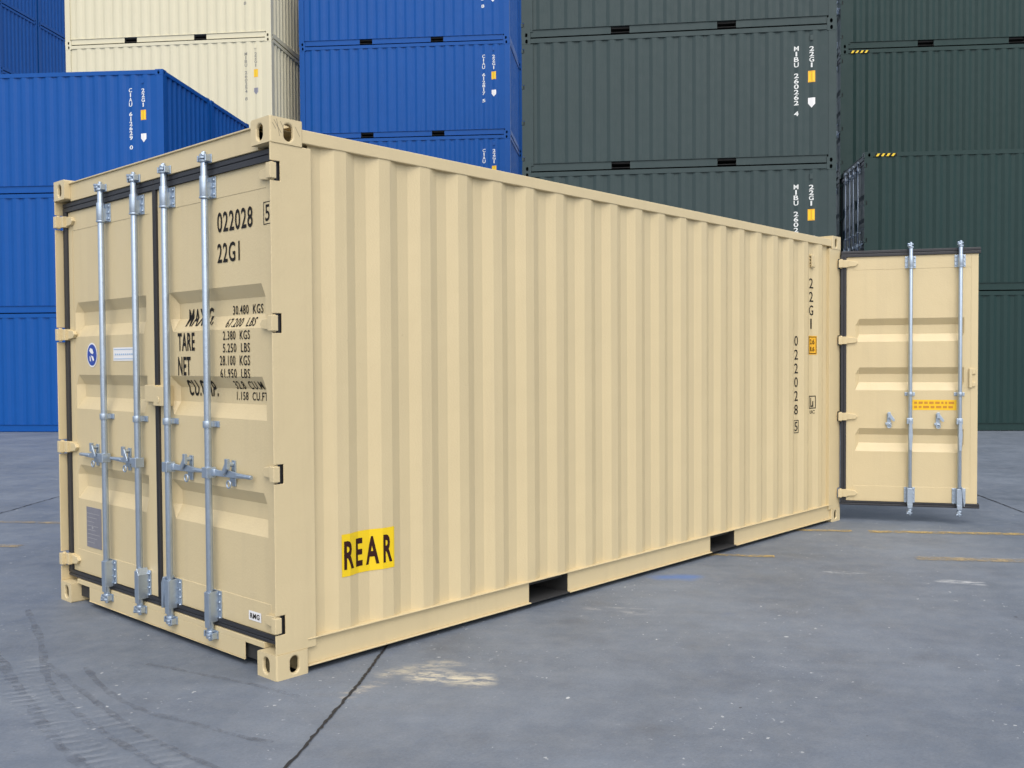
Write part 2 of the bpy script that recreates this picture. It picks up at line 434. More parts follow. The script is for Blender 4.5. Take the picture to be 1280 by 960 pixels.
def oval(c, w, h, n=20):
    """slot outline: straight sides, round top and bottom"""
    r = w/2; k = h/2-r; out = []
    for i in range(n):
        t = 2*pi*(i+0.5)/n; x, y = r*cos(t), r*sin(t)
        out.append((c[0]+x, c[1]+y+(k if y > 0 else -k)))
    return out

def rect_ring(u0, u1, v0, v1, c, pts):
    """outer points on the rectangle, one per hole point, in the same direction from c (corners kept)"""
    out = []
    for (x, y) in pts:
        dx, dy = x-c[0], y-c[1]
        t = min((u1-c[0])/dx if dx > 1e-9 else 1e9, (u0-c[0])/dx if dx < -1e-9 else 1e9,
                (v1-c[1])/dy if dy > 1e-9 else 1e9, (v0-c[1])/dy if dy < -1e-9 else 1e9)
        out.append((c[0]+dx*t, c[1]+dy*t))
    for cu, cv in ((u0, v0), (u1, v0), (u1, v1), (u0, v1)):
        i = min(range(len(out)), key=lambda k: (out[k][0]-cu)**2+(out[k][1]-cv)**2); out[i] = (cu, cv)
    return out

def holed_face(mb, P, u0, u1, v0, v1, c, w, h, depth, n=20):
    """P(u, v, d) -> point; d = depth inwards"""
    inner = oval(c, w, h, n); outer = rect_ring(u0, u1, v0, v1, c, inner)
    vs = [P(u, v, 0) for u, v in outer]+[P(u, v, 0) for u, v in inner]+[P(u, v, depth) for u, v in inner]
    fs = []
    for i in range(n):
        j = (i+1) % n
        fs += [(i, j, j+n, i+n), (i+n, j+n, j+2*n, i+2*n)]
    mb.add(vs, fs)

def casting(parent, mat, sx, sy, top, H, bevel):
    """corner casting; sx, sy = 0/1 which end / which side"""
    x0, x1 = (0, 0.178) if sx == 0 else (L-0.178, L)
    y0, y1 = (0, 0.162) if sy == 0 else (W-0.162, W)
    z0, z1 = (H-0.118, H) if top else (0, 0.118)
    zc = (z0+z1)/2+(-0.004 if top else 0.0)
    m = MB()
    xo, xi = (x0, x1) if sx == 0 else (x1, x0); dx = 1 if sx == 0 else -1
    yo, yi = (y0, y1) if sy == 0 else (y1, y0); dy = 1 if sy == 0 else -1
    cx = (0.100 if sx == 0 else L-0.100); cy = (0.089 if sy == 0 else W-0.089)
    holed_face(m, lambda u, v, d: (u, yo+dy*d, v), x0, x1, z0, z1, (cx, zc), 0.050, 0.080, 0.016)
    holed_face(m, lambda u, v, d: (xo+dx*d, u, v), y0, y1, z0, z1, (cy, zc), 0.054, 0.076, 0.016)
    m.add([(x0, yi, z0), (x1, yi, z0), (x1, yi, z1), (x0, yi, z1)], [(0, 1, 2, 3)])
    m.add([(xi, y0, z0), (xi, y1, z0), (xi, y1, z1), (xi, y0, z1)], [(0, 1, 2, 3)])
    m.add([(x0, y0, z0), (x1, y0, z0), (x1, y1, z0), (x0, y1, z0)], [(0, 1, 2, 3)])
    if top: holed_face(m, lambda u, v, d: (v, u, z1-d), y0, y1, x0, x1, ((y0+y1)/2, (x0+x1)/2), 0.064, 0.124, 0.02)
    else: m.add([(x0, y0, z1), (x1, y0, z1), (x1, y1, z1), (x0, y1, z1)], [(0, 1, 2, 3)])
    o = m.build('corner_casting', mat, parent)
    if bevel:
        md = o.modifiers.new('edge', 'BEVEL'); md.width = 0.008; md.segments = 3
        md.limit_method = 'ANGLE'; md.angle_limit = radians(60)
    return o

HINGE_Z = (2.345, 1.650, 0.955, 0.255)
def post(parent, mat, sx, sy, H, doors, bevel):
    """corner post between two castings; at a door end it is an open channel with hinge notches"""
    X = (lambda x: x) if sx == 0 else (lambda x: L-x)
    Y = (lambda y: y) if sy == 0 else (lambda y: W-y)
    m = MB()
    def bx(x0, x1, y0, y1, z0, z1):
        a, b = sorted((X(x0), X(x1))); c, d = sorted((Y(y0), Y(y1))); m.box(a, b, c, d, z0, z1)
    zb, zt = 0.118, H-0.118
    if doors:
        pts = [(X(0.226), zb), (X(0.226), zt), (X(0.002), zt)]
        for z in HINGE_Z:
            zh = z*H/2.591
            pts += [(X(0.002), zh+0.045), (X(0.055), zh+0.045), (X(0.055), zh-0.045), (X(0.002), zh-0.045)]
        pts.append((X(0.002), zb))
        m.prism(pts, 1, *sorted((Y(0.004), Y(0.012))))
        bx(0.096, 0.104, 0.012, 0.085, zb, zt)
        bx(0.218, 0.226, 0.012, 0.058, zb, zt)
        bx(0.104, 0.218, 0.050, 0.058, zb, zt)
    else:
        bx(0.002, 0.150, 0.004, 0.012, zb, zt); bx(0.002, 0.010, 0.012, 0.130, zb, zt)
        bx(0.142, 0.150, 0.012, 0.058, zb, zt); bx(0.010, 0.05, 0.122, 0.130, zb, zt)
    return m.build('corner_post', mat, parent, bevel=0.0025 if bevel else 0)

POCKETS = ((1.770, 2.135), (3.820, 4.180))
def side_parts(root, mat, sy, H, xa, xb, bevel):
    Y = (lambda y: y) if sy == 0 else (lambda y: W-y)
    def B(m, x0, x1, y0, y1, z0, z1):
        c, d = sorted((Y(y0), Y(y1))); m.box(x0, x1, c, d, z0, z1)
    # top side rail
    m = MB(); B(m, 0.178, L-0.178, 0.006, 0.066, H-0.098, H-(0.034 if bevel else 0.012))
    m.build('top_rail', mat, root, bevel=0.004 if bevel else 0)
    # bottom side rail: channel with fork pockets
    m = MB()
    B(m, 0.178, L-0.178, 0.000, 0.070, 0.157, 0.163)
    spans = [0.178]+[v for p in POCKETS for v in p]+[L-0.178]
    for a, b in zip(spans[::2], spans[1::2]):
        zl = 0.030 if bevel else 0.012; B(m, a, b, 0.020, 0.026, zl+0.006, 0.157); B(m, a, b, 0.000, 0.060, zl, zl+0.006)
    rail = m.build('bottom_rail', mat, root, bevel=0.0015 if bevel else 0)
    # corrugated panel
    n = [x for x in SBREAKS if xa < x < xb]
    xs = [xa]+n+[xb]; m = MB()
    vs = []
    for x in xs:
        y = Y(SIDE_Y+side_profile(x)); vs += [(x, y, 0.163), (x, y, H-0.098)]
    m.add(vs, [(2*i, 2*i+2, 2*i+3, 2*i+1) for i in range(len(xs)-1)])
    p = m.build('side_panel', mat, root, solid=0.002)
    return p, rail

def end_panel(root, mat, H):
    """corrugated closed end at x = L"""
    m = MB(); ys = []; k = 0; y = 0.15; d = 0.042
    pat = [(0.0, 0), (0.06, 0), (0.11, d), (0.19, d), (0.24, 0)]
    pts = [(0.130, 0)]
    while y < W-0.26:
        for o, q in pat[1:]: pts.append((y+o, q))
        y += 0.24
    pts.append((W-0.130, pts[-1][1]))
    vs = []
    for yy, q in pts: vs += [(L-0.016-q, yy, 0.15), (L-0.016-q, yy, H-0.09)]
    m.add(vs, [(2*i, 2*i+2, 2*i+3, 2*i+1) for i in range(len(pts)-1)])
    o = m.build('end_panel', mat, root, solid=0.002)
    MB().box(L-0.066, L-0.004, 0.162, W-0.162, H-0.100, H-0.012).build('end_header', mat, root)
    MB().box(L-0.066, L-0.004, 0.162, W-0.162, 0.030, 0.150).build('end_sill', mat, root)
    return o

def door_frame(root, mat, sx, H, bevel):
    X = (lambda x: x) if sx == 0 else (lambda x: L-x)
    def B(m, x0, x1, y0, y1, z0, z1):
        a, b = sorted((X(x0), X(x1))); m.box(a, b, y0, y1, z0, z1)
    k = H-2.591
    m = MB(); B(m, 0.038, 0.12, 0.162, W-0.162, 2.462+k, 2.566+k); B(m, 0.028, 0.12, 0.162, W-0.162, 2.566+k, 2.574+k)
    m.build('door_header', mat, root, bevel=0.002 if bevel else 0)
    m = MB()
    B(m, 0.038, 0.12, 0.162, W-0.162, 0.116, 0.144); B(m, 0.038, 0.044, 0.335, W-0.335, 0.034, 0.116)
    B(m, 0.034, 0.044, 0.335, W-0.335, 0.030, 0.034)
    m.build('door_sill', mat, root, bevel=0.002 if bevel else 0)

BANDS = ((1.845, 1.785, 1.704, 1.635), (1.403, 1.343, 1.267, 1.195), (0.850, 0.790, 0.715, 0.640))
FACE = -0.062
def door_depth(s, z):
    for a, b, c, d in BANDS:
        if d < z < a and 0.150 < s < 1.085:
            f = 1.0
            if z > b: f = (a-z)/(a-b)
            if z < c: f = min(f, (z-d)/(c-d))
            f = min(f, (s-0.150)/0.035, (1.085-s)/0.035)
            return 0.040*max(0, min(1, f))
    return 0.0
VC = sorted(z for b in BANDS for z in b)

def door(root, mat, hinge, ang, sg, H, bevel, handle_down=False, rods=True):
    """one door leaf: s runs from the hinge edge, n outwards, z up; sg = side of local Y that is outside"""
    k = H/2.591
    F = lambda s, n, z: (s, sg*n, z*k)
    f = MB(F)
    s0, s1, z0, z1 = 0.070, 1.200, 0.186, 2.405
    f.box(s0, s0+0.06, -0.105, FACE+0.003, z0, z1); f.box(s1-0.06, s1, -0.105, FACE+0.003, z0, z1)
    f.box(s0+0.06, s1-0.06, -0.105, FACE+0.003, z0, 0.325); f.box(s0+0.06, s1-0.06, -0.105, FACE+0.003, 2.287, z1)
    leaf = f.build('door', mat, root, bevel=0.002 if bevel else 0)
    leaf.location = hinge; leaf.rotation_euler = (0, 0, ang)
    # pressed panel
    ss = [s0+0.055, 0.150, 0.185, 1.05, 1.085, s1-0.055]; zz = sorted([0.32, 2.29]+VC)
    p = MB(F); vs = [(s, FACE-(0.040 if (i in (2, 3) and any(abs(z-b[1]) < 1e-6 or abs(z-b[2]) < 1e-6 for b in BANDS)) else 0), z) for z in zz for i, s in enumerate(ss)]
    n = len(ss)
    p.add(vs, [(j*n+i, j*n+i+1, (j+1)*n+i+1, (j+1)*n+i) for j in range(len(zz)-1) for i in range(n-1)])
    p.build('door_panel', mat, leaf, solid=0.002)
    # rubber seal round the leaf
    gk = MB(F); a, b = -0.100, -0.045
    def rib(z_or_s, vert, lo, hi, q0, q1):
        mid = (q0+q1)/2
        for u0, u1 in ((q0, mid-0.0015), (mid+0.0015, q1)):
            if vert: gk.box(u0, u1, a, b, lo, hi)
            else: gk.box(lo, hi, a, b, u0, u1)
        if vert: gk.box(q0, q1, a, b-0.006, lo, hi)
        else: gk.box(lo, hi, a, b-0.006, q0, q1)
    rib(0, False, 0.022, 1.2175, 2.4065, 2.460); rib(0, False, 0.022, 1.2175, 0.146, 0.1845)
    rib(0, True, 0.1845, 2.4065, 0.022, 0.0685); 
    if not handle_down: rib(0, True, 0.1845, 2.4065, 1.2015, 1.2175)
    gk.build('door_seal', RUBBER, leaf, bevel=0.004 if bevel else 0)
    for z in HINGE_Z:
        h = MB(F)
        h.prism([(0.040, z-0.032), (0.150, z-0.022), (0.172, z), (0.150, z+0.022), (0.040, z+0.032)], 1, FACE, FACE+0.022)
        h.box(0.034, 0.078, -0.060, -0.022, z-0.034, z+0.034)
        h.box(-0.002, 0.034, -0.031, 0.004, z-0.036, z+0.036)
        h.tube((0.020, -0.020, z-0.042), (0.020, -0.020, z+0.042), 0.011, 10)
        h.build('hinge', mat, leaf, bevel=0.003 if bevel else 0)
    if rods:
        for s in (0.625, 1.045):
            inner = s > 0.9
            r = MB(F); r.tube((s, -0.018, 0.115), (s, -0.018, 2.480), 0.0175, 16)
            for zc, dz in ((2.486, 1), (0.106, -1)):      # cams at both ends
                r.tube((s, -0.018, zc-0.020), (s, -0.018, zc-0.006), 0.024, 12); r.tube((s, -0.018, zc+0.006), (s, -0.018, zc+0.020), 0.023, 12)
                r.prism([(s-0.032, 0.002), (s-0.020, 0.012), (s+0.006, 0.008), (s+0.012, -0.018), (s-0.006, -0.030), (s-0.026, -0.020)], 2, zc-0.006, zc+0.006)
                r.tube((s+0.01, -0.012, zc+dz*0.01), (s-0.03, 0.004, zc+dz*0.016), 0.009, 8)
                r.tube((s, -0.018, zc+dz*0.018), (s, -0.018, zc+dz*0.034), 0.011, 10)
            r.build('locking_rod', GALV, leaf, bevel=0.002 if bevel else 0)
            for zc in (2.484, 0.104):
                q = MB(F)
                q.box(s-0.046, s+0.046, -0.038, -0.031, zc-0.022, zc+0.022)
                q.box(s-0.044, s-0.034, -0.031, 0.000, zc-0.018, zc+0.014); q.box(s+0.030, s+0.040, -0.031, 0.000, zc-0.014, zc+0.018)
                # keepers belong to the frame; kept with the closed door they serve
                if not handle_down: q.build('cam_keeper', GALV, leaf, bevel=0.003 if bevel else 0)
            for za, zb in ((2.290, 2.398), (0.168, 0.322)):
                wd = 0.058 if (inner and za < 1) else 0.047
                q = MB(F)
                q.box(s-wd, s+wd, FACE+0.003, FACE+0.010, za, zb)
                if za > 1:
                    q.tube((s, -0.018, za), (s, -0.018, zb), 0.0235, 16)
                    q.box(s-0.0215, s+0.0215, FACE+0.010, -0.022, za+0.004, zb-0.030)
                    q.tube((s, -0.018, za-0.004), (s, -0.018, za+0.006), 0.0265, 16)
                else:
                    q.box(s-0.0235, s-0.0180, FACE+0.010, -0.004, za, zb); q.box(s+0.0180, s+0.0235, FACE+0.010, -0.004, za, zb)
                    q.box(s-0.0235, s+0.0235, -0.004, 0.003, za+0.008, zb-0.004)
                if za < 1: q.prism([(s-0.020, za-0.03), (s+0.020, za-0.03), (s+0.0235, za+0.008), (s-0.0235, za+0.008)], 1, -0.0035, 0.002)
                nb = 3 if za > 1 else 4
                for i in range(nb):
                    zi = za+0.018+(zb-za-0.036)*i/(nb-1)
                    for sgn in (-1, 1): q.tube((s+sgn*(wd-0.011), FACE+0.010, zi), (s+sgn*(wd-0.011), FACE+0.017, zi), 0.0085, 8, 0.006)
                if inner and za < 1:
                    q.prism([(s+0.034, za), (s+0.041, za), (s+0.041, zb-0.02), (s+0.022, zb+0.016), (s+0.014, zb+0.012)], 1, FACE+0.010, 0.012)
                q.build('rod_bracket', GALV, leaf, bevel=0.002 if bevel else 0)
            q = MB(F); q.tube((s, -0.018, 1.145), (s, -0.018, 1.180), 0.0245, 14)
            q.box(s-0.045, s+0.045, FACE, FACE+0.008, 1.147, 1.178); q.box(s-0.022, s+0.022, FACE+0.008, -0.030, 1.150, 1.175)
            q.build('rod_guide', GALV, leaf, bevel=0.002 if bevel else 0)
            # handle
            q = MB(F)
            q.box(s-0.030, s+0.022, -0.044, 0.008, 0.895, 0.948)
            if handle_down:
                q.prism([(s-0.012, 0.93), (s+0.012, 0.93), (s+0.020, 0.80), (s+0.012, 0.66), (s-0.010, 0.66), (s-0.016, 0.80)], 1, 0.012, 0.022)
                q.tube((s, 0.0, 0.925), (s, 0.026, 0.925), 0.014, 10)
            else:
                q.prism([(s-0.028, 0.906), (s-0.028, 0.940), (s-0.10, 0.936), (s-0.16, 0.944), (s-0.24, 0.934), (s-0.37, 0.930), (s-0.37, 0.914), (s-0.24, 0.908), (s-0.10, 0.906)], 1, -0.040, -0.028)
                q.tube((s-0.034, -0.034, 0.905), (s-0.034, -0.034, 0.941), 0.013, 8)
                q.tube((s-0.24, -0.034, 0.921), (s-0.375, -0.034, 0.921), 0.011, 8)
            q.build('door_handle', GALV, leaf, bevel=0.003 if bevel else 0)
            q = MB(F); c = s-0.180
            q.box(c-0.016, c+0.016, FACE, FACE+0.010, 0.862, 0.990)
            q.box(c-0.030, c+0.022, FACE+0.010, -0.044, 0.882, 0.904)
            q.prism([(c-0.006, 0.955), (c+0.036, 0.915), (c+0.050, 0.920), (c+0.048, 0.935), (c+0.012, 0.985), (c-0.010, 0.995)], 1, -0.024, -0.014)
            q.tube((c, FACE+0.010, 0.972), (c, -0.012, 0.972), 0.012, 10)
            q.box(c-0.012, c+0.012, -0.027, -0.010, 0.948, 1.000)
            q.ring((c, -0.026, 0.874), 0.018, 0.005, axis=1)
            q.build('handle_catch', GALV, leaf, bevel=0.002 if bevel else 0)
    for o in [leaf]+list(leaf.children):
        for md in o.modifiers:
            pass
    return leaf

def leaf_map(sg, right_is_minus_s, lift=0.0025, k=1.0):
    """(s, z) on a leaf -> local point lying on the pressed panel"""
    return lambda u, v: ((-u if right_is_minus_s else u), sg*(FACE-door_depth((-u if right_is_minus_s else u), v)+lift), v*k)

def make_container(name, mat, H, label, bevel=False, near_end='panel', far_end='panel'):
    root = empty(name, (0, 0, 0))
    tag(root, label, 'shipping container')
    for sx in (0, 1):
        for sy in (0, 1):
            for top in (0, 1): casting(root, mat, sx, sy, top, H, bevel)
    for sx, e in ((0, near_end), (1, far_end)):
        for sy in (0, 1): post(root, mat, sx, sy, H, e == 'door', bevel)
    xa = 0.226 if near_end == 'door' else 0.150; xb = L-0.226 if far_end == 'door' else L-0.150
    p, rail = side_parts(root, mat, 0, H, xa, xb, bevel)
    p2, _ = side_parts(root, mat, 1, H, xa, xb, bevel)
    for a, b in POCKETS:
        m = MB()
        for x0, x1, z0, z1 in ((a-0.004, a, 0.034, 0.157), (b, b+0.004, 0.034, 0.157)):
            m.box(x0, x1, 0.027, W-0.027, z0, z1)
        m.box(a, b, 0.004, W-0.004, 0.030, 0.036)
        m.build('fork_pocket', DARK, root)
    MB().box(0.10, L-0.07, 0.07, W-0.07, 0.120, 0.156).box(0.062, 0.07, 0.164, W-0.164, 0.036, 0.116).box(L-0.07, L-0.067, 0.164, W-0.164, 0.036, 0.116).build('floor_and_shade_backing', DARK, root)  # floor slab; thin dark sheets behind the sill notches stand in for shade
    m = MB()
    for i in range(18):
        x = 0.30+i*0.32
        if any(a-0.1 < x < b+0.06 for a, b in POCKETS): continue
        m.box(x, x+0.045, 0.060, W-0.060, 0.040, 0.120)
    m.build('cross_members', DARK, root)
    xs = [0.05]; m = MB(); n = 40
    for i in range(n): xs.append(0.178+(L-0.356)*(i+0.5)/n)
    xs.append(L-0.05)
    vs = []
    for i, x in enumerate(xs): z = H-0.040-(0.018 if i % 2 else 0); vs += [(x, 0.04, z), (x, W-0.04, z)]
    m.add(vs, [(2*i, 2*i+2, 2*i+3, 2*i+1) for i in range(len(xs)-1)])
    m.build('roof', mat, root, solid=0.002)
    doors = []
    if far_end == 'panel': end_panel(root, mat, H)
    if near_end == 'panel':
        # closed end turned round to x = 0
        e0 = [o for o in end_panel_group(root, mat, H)]
    if near_end == 'door':
        door_frame(root, mat, 0, H, bevel)
        doors.append(door(root, mat, (0, 0, 0), pi/2, 1, H, bevel))
        doors.append(door(root, mat, (0, W, 0), -pi/2, -1, H, bevel))
    return root, p, rail, doors

def end_panel_group(root, mat, H):
    before = set(o.name for o in bpy.data.objects)
    end_panel(root, mat, H)
    new = [o for o in bpy.data.objects if o.name not in before]
    for o in new:
        for v in o.data.vertices: v.co.x = L-v.co.x; v.co.y = W-v.co.y
    return new

def side_map(lift=0.003):
    return lambda u, v: (u, SIDE_Y+side_profile(u)-lift, v)

# ------------------------------------------------------------------ the tan container in front
H = 2.591
tan, panel, rail, doors = make_container('shipping_container', TAN, H,
    'beige twenty foot container standing alone on the concrete, yellow REAR label on its side', bevel=True, near_end='door', far_end='door')
door_frame(tan, TAN, 1, H, True)
sm = side_map()
# yellow label
o = Flat().rect(0.385, 0.722, 0.418, 0.627).build('rear_label', YELLOW, panel, side_map(0.003), SBREAKS)
t = Flat()
for ch, a, b, z0, z1 in (('R', 0.398, 0.466, 0.452, 0.592), ('E', 0.484, 0.530, 0.452, 0.592), ('A', 0.552, 0.624, 0.450, 0.592), ('R', 0.646, 0.704, 0.450, 0.592)):
    t.text(ch, a, b, z0, z1, 0.03)
t.build('rear_lettering', MAROON, panel, side_map(0.0045), SBREAKS)
Flat().column('22G1', 5.522, 0.074, 2.188, 0.118, 0.088, 0.004).build('type_code_lettering', INK, panel, sm, SBREAKS)
Flat().column('022028', 5.240, 0.066, 1.680, 0.118, 0.086, 0.004).build('number_lettering', INK, panel, sm, SBREAKS)
Flat().column('5', 5.240, 0.054, 0.941, 0.1, 0.078, 0.004).frame(5.200, 5.282, 0.846, 0.957, 0.006).build('check_digit_lettering', INK, panel, sm, SBREAKS)
Flat().rect(5.474, 5.600, 1.520, 1.684).build('height_label', YELLOW2, panel, sm, SBREAKS)
t = Flat().frame(5.480, 5.594, 1.527, 1.677, 0.006)
t.text('2.6', 5.500, 5.572, 1.610, 1.655, 0.02).text('8.6', 5.500, 5.572, 1.548, 1.590, 0.02)
t.build('height_label_print', MAROON, panel, side_map(0.0045), SBREAKS)
t = Flat().frame(5.488, 5.590, 1.045, 1.158, 0.008).rect(5.512, 5.562, 1.06, 1.072).rect(5.512, 5.524, 1.072, 1.14).rect(5.550, 5.562, 1.072, 1.11)
t.text('UIC', 5.500, 5.580, 1.000, 1.030, 0.02)
t.build('railway_mark', INK, panel, sm, SBREAKS)
m = MB(); v0 = SIDE_Y+0.024
m.prism([(v0, 2.40), (v0-0.022, 2.385), (v0-0.026, 2.290), (v0-0.018, 2.280), (v0-0.018, 2.375), (v0, 2.385)], 0, 5.490, 5.550)
for i in range(3): m.box(5.494, 5.546, v0-0.018, v0-0.002, 2.30+i*0.026, 2.308+i*0.026)
m.build('vent', TAN, panel)

t = Flat(); rr = random.Random(11)
for a0, z0, a1, z1 in ((0.020, 2.575, 0.060, 2.520), (0.035, 2.580, 0.050, 2.505), (0.055, 2.572, 0.072, 2.545), (0.012, 2.560, 0.030, 2.535), (0.135, 2.56, 0.160, 2.52)):
    t.add([(a0, z0), (a0+0.002, z0+0.001), (a1+0.002, z1), (a1, z1-0.001)], [(0, 1, 2, 3)])
t.build('scratches', plain('bare_scratch', (0.22, 0.19, 0.14), 0.6), [c_ for c_ in tan.children if c_.name.startswith('corner_casting')][1], lambda u, v: (u, -0.0008, v))
# lettering on the right leaf (u = -s)
R_, Lf = doors
rm = leaf_map(1, True, 0.0035)
def on_right(name, items, mat, bold=0.014, extra=None):
    t = Flat()
    for txt, ya, yb, z0, z1 in items: t.text(txt, -ya, -yb, z0, z1, bold)
    if extra: extra(t)
    return t.build(name, mat, R_, rm, [-0.15, -0.185, -1.05, -1.085], VC)
on_right('number_lettering', [('022028', .577, .250, 2.116, 2.216), ], INK)
on_right('check_digit_lettering', [('5', .140, .102, 2.130, 2.208)], INK,
         extra=lambda t: t.frame(-.156, -.086, 2.116, 2.222, 0.004))
on_right('type_code_lettering', [('22G1', .579, .370, 1.965, 2.062)], INK)
on_right('weight_heading_lettering', [('MAX.G.', .945, .668, 1.660, 1.753), ('TARE', .998, .820, 1.534, 1.628),
         ('NET', .998, .866, 1.405, 1.503), ('CU.CAP.', .955, .655, 1.298, 1.382)], INK, 0.022)
on_right('weight_figures_lettering', [('30.480  KGS', .506, .230, 1.708, 1.753), ('67.200  LBS', .530, .258, 1.645, 1.690),
         ('2.380  KGS', .537, .288, 1.583, 1.627), ('5.250  LBS', .539, .289, 1.521, 1.566),
         ('28.100  KGS', .570, .290, 1.457, 1.506), ('61.950  LBS', .566, .292, 1.395, 1.441),
         ('32.8  CU.M', .478, .222, 1.340, 1.380), ('1.158  CU.FT', .480, .199, 1.286, 1.327)], INK, 0.010)
Flat().rect(-.326, -.215, .224, .270).build('small_sticker', WHITE, R_, lambda u, v: (-u, FACE+0.0055, v))
Flat().text('RMG', -.312, -.229, .234, .260, 0.03).build('small_sticker_print', INK, R_, lambda u, v: (-u, FACE+0.0070, v))
# lock box on the right leaf, reaching over the left one
q = MB(lambda s, n, z: (s, n, z))
q.box(1.060, 1.285, FACE+0.003, -0.030, 1.243, 1.352); q.box(1.060, 1.165, -0.030, 0.000, 1.243, 1.345)
q.box(1.165, 1.285, -0.030, -0.010, 1.262, 1.352)
q.tube((1.112, 0.000, 1.275), (1.112, 0.004, 1.275), 0.018, 12)
q.build('lock_box', TAN, R_, bevel=0.006)
# stickers and plate on the left leaf (s = W - y), right-hand direction = +s
lm_ = lambda lift: (lambda u, v: (u, -(FACE-door_depth(u, v)+lift), v))
ec = (W-2.056, 1.522)
Flat().disc(ec, 0.074).build('emblem_sticker', WHITE, Lf, lm_(0.003))
Flat().disc(ec, 0.064).build('emblem_disc', EMBLUE, Lf, lm_(0.0045))
t = Flat()
t.poly([(ec[0]-.034, ec[1]+.026), (ec[0]-.020, ec[1]+.042), (ec[0]+.012, ec[1]+.036), (ec[0]+.026, ec[1]+.014), (ec[0]+.010, ec[1]+.004), (ec[0]-.012, ec[1]+.012)])
t.poly([(ec[0]-.012, ec[1]-.002), (ec[0]+.020, ec[1]-.008), (ec[0]+.034, ec[1]-.030), (ec[0]+.018, ec[1]-.038), (ec[0]+.004, ec[1]-.022)])
t.poly([(ec[0]-.030, ec[1]-.006), (ec[0]-.016, ec[1]-.012), (ec[0]-.010, ec[1]-.040), (ec[0]-.026, ec[1]-.034)])
t.build('emblem_figure', WHITE, Lf, lm_(0.006))
Flat().rect(W-1.768, W-1.500, 1.485, 1.562).build('white_sticker', WHITE, Lf, lm_(0.003))
t = Flat().rect(W-1.760, W-1.508, 1.549, 1.553).rect(W-1.760, W-1.508, 1.495, 1.499)
for i in range(9): t.rect(W-1.745+i*0.026, W-1.745+i*0.026+0.017, 1.518, 1.527)
t.build('white_sticker_print', plain('pale_blue_print', (0.35, 0.50, 0.68), 0.4), Lf, lm_(0.0045))
MB(lambda s, n, z: (s, -n, z)).box(W-2.172, W-1.968, FACE, FACE+0.004, 0.356, 0.600).build('data_plate', PLATE, Lf)
t = Flat()
for i in range(8): t.rect(W-2.160, W-2.160+0.10+0.07*((i*7) % 5)/4, 0.385+i*0.025, 0.389+i*0.025)
t.add(*(lambda c, r: ([(c[0]+r*cos(a), c[1]+r*sin(a)) for a in [i*pi/5 for i in range(10)]], [tuple(range(10))]))((W-2.085, 0.480), 0.012))
t.build('data_plate_print', plain('pale_print', (0.36, 0.36, 0.39), 0.5), Lf, lambda u, v: (u, -(FACE+0.0055), v))

# far end: both leaves swung open
th = 1.09503586
dvec = Vector((cos(th), -sin(th), 0)); nvec = Vector((-sin(th), -cos(th), 0))
loc = Vector((6.058, -0.0275, 0))-0.045*dvec+0.062*nvec
far = door(tan, TAN, loc, -th, -1, H, True, handle_down=True)
far['label'] = 'open door leaf swung round at the far end'
loc2 = Vector((loc.x, W-loc.y, 0))
far2 = door(tan, TAN, loc2, th, 1, H, True, handle_down=True)
MB(lambda s, n, z: (s, -n, z)).box(0.648, 1.024, FACE, FACE+0.002, 1.018, 1.110).build('caution_label', plain('golden_film', (0.85, 0.52, 0.01), 0.4, 0, 0.05), far)
t = Flat(); rr = random.Random(3)
for row in (1.074, 1.036):
    u = 0.664
    while u < 1.0:
        w_ = rr.uniform(0.016, 0.05)
        if u+w_ > 1.012: break
        t.rect(u, u+w_, row, row+0.020); u += w_+0.014
t.build('caution_label_print', plain('red_print', (0.55, 0.24, 0.02), 0.5), far, lambda u, v: (u, -(FACE+0.0035), v))
q = MB(lambda s, n, z: (s, -n, z))
q.box(1.125, 1.150, FACE, -0.035, 1.22, 1.39); q.box(1.150, 1.180, FACE, -0.045, 1.34, 1.385); q.box(1.150, 1.180, FACE, -0.045, 1.23, 1.27)
q.build('lock_bracket', TAN, far, bevel=0.003)

# ------------------------------------------------------------------ the stacks behind
def markings(panel, ink, number, x1=5.31, x2=5.595, mark='white'):
    Flat().column(number, x1, 0.085, 2.205, 0.1015, 0.088, 0.02).build('number_lettering', ink, panel, sm, SBREAKS)
    Flat().column('22G1', x2, 0.085, 2.195, 0.1015, 0.088, 0.02).build('type_code_lettering', ink, panel, sm, SBREAKS)
    Flat().rect(x2-0.065, x2+0.065, 1.525, 1.738).build('height_label', YELLOW2, panel, sm, SBREAKS)
    t = Flat().rect(x2-0.05, x2-0.012, 1.545, 1.715).rect(x2+0.012, x2+0.05, 1.545, 1.715)
    t.build('height_label_print', YELLOW, panel, side_map(0.0045), SBREAKS)
    Flat().poly([(x2-0.065, 1.235), (x2-0.065, 1.130), (x2, 1.048), (x2+0.065, 1.120), (x2+0.065, 1.235)]).build('stack_mark', WHITE if mark == 'white' else PLATE, panel, sm, SBREAKS)
    m = MB(); m.prism([(v0, 2.42), (v0-0.030, 2.40), (v0-0.034, 2.305), (v0, 2.325)], 0, x2-0.03, x2+0.03)
    m.build('vent', panel.data.materials[0], panel)

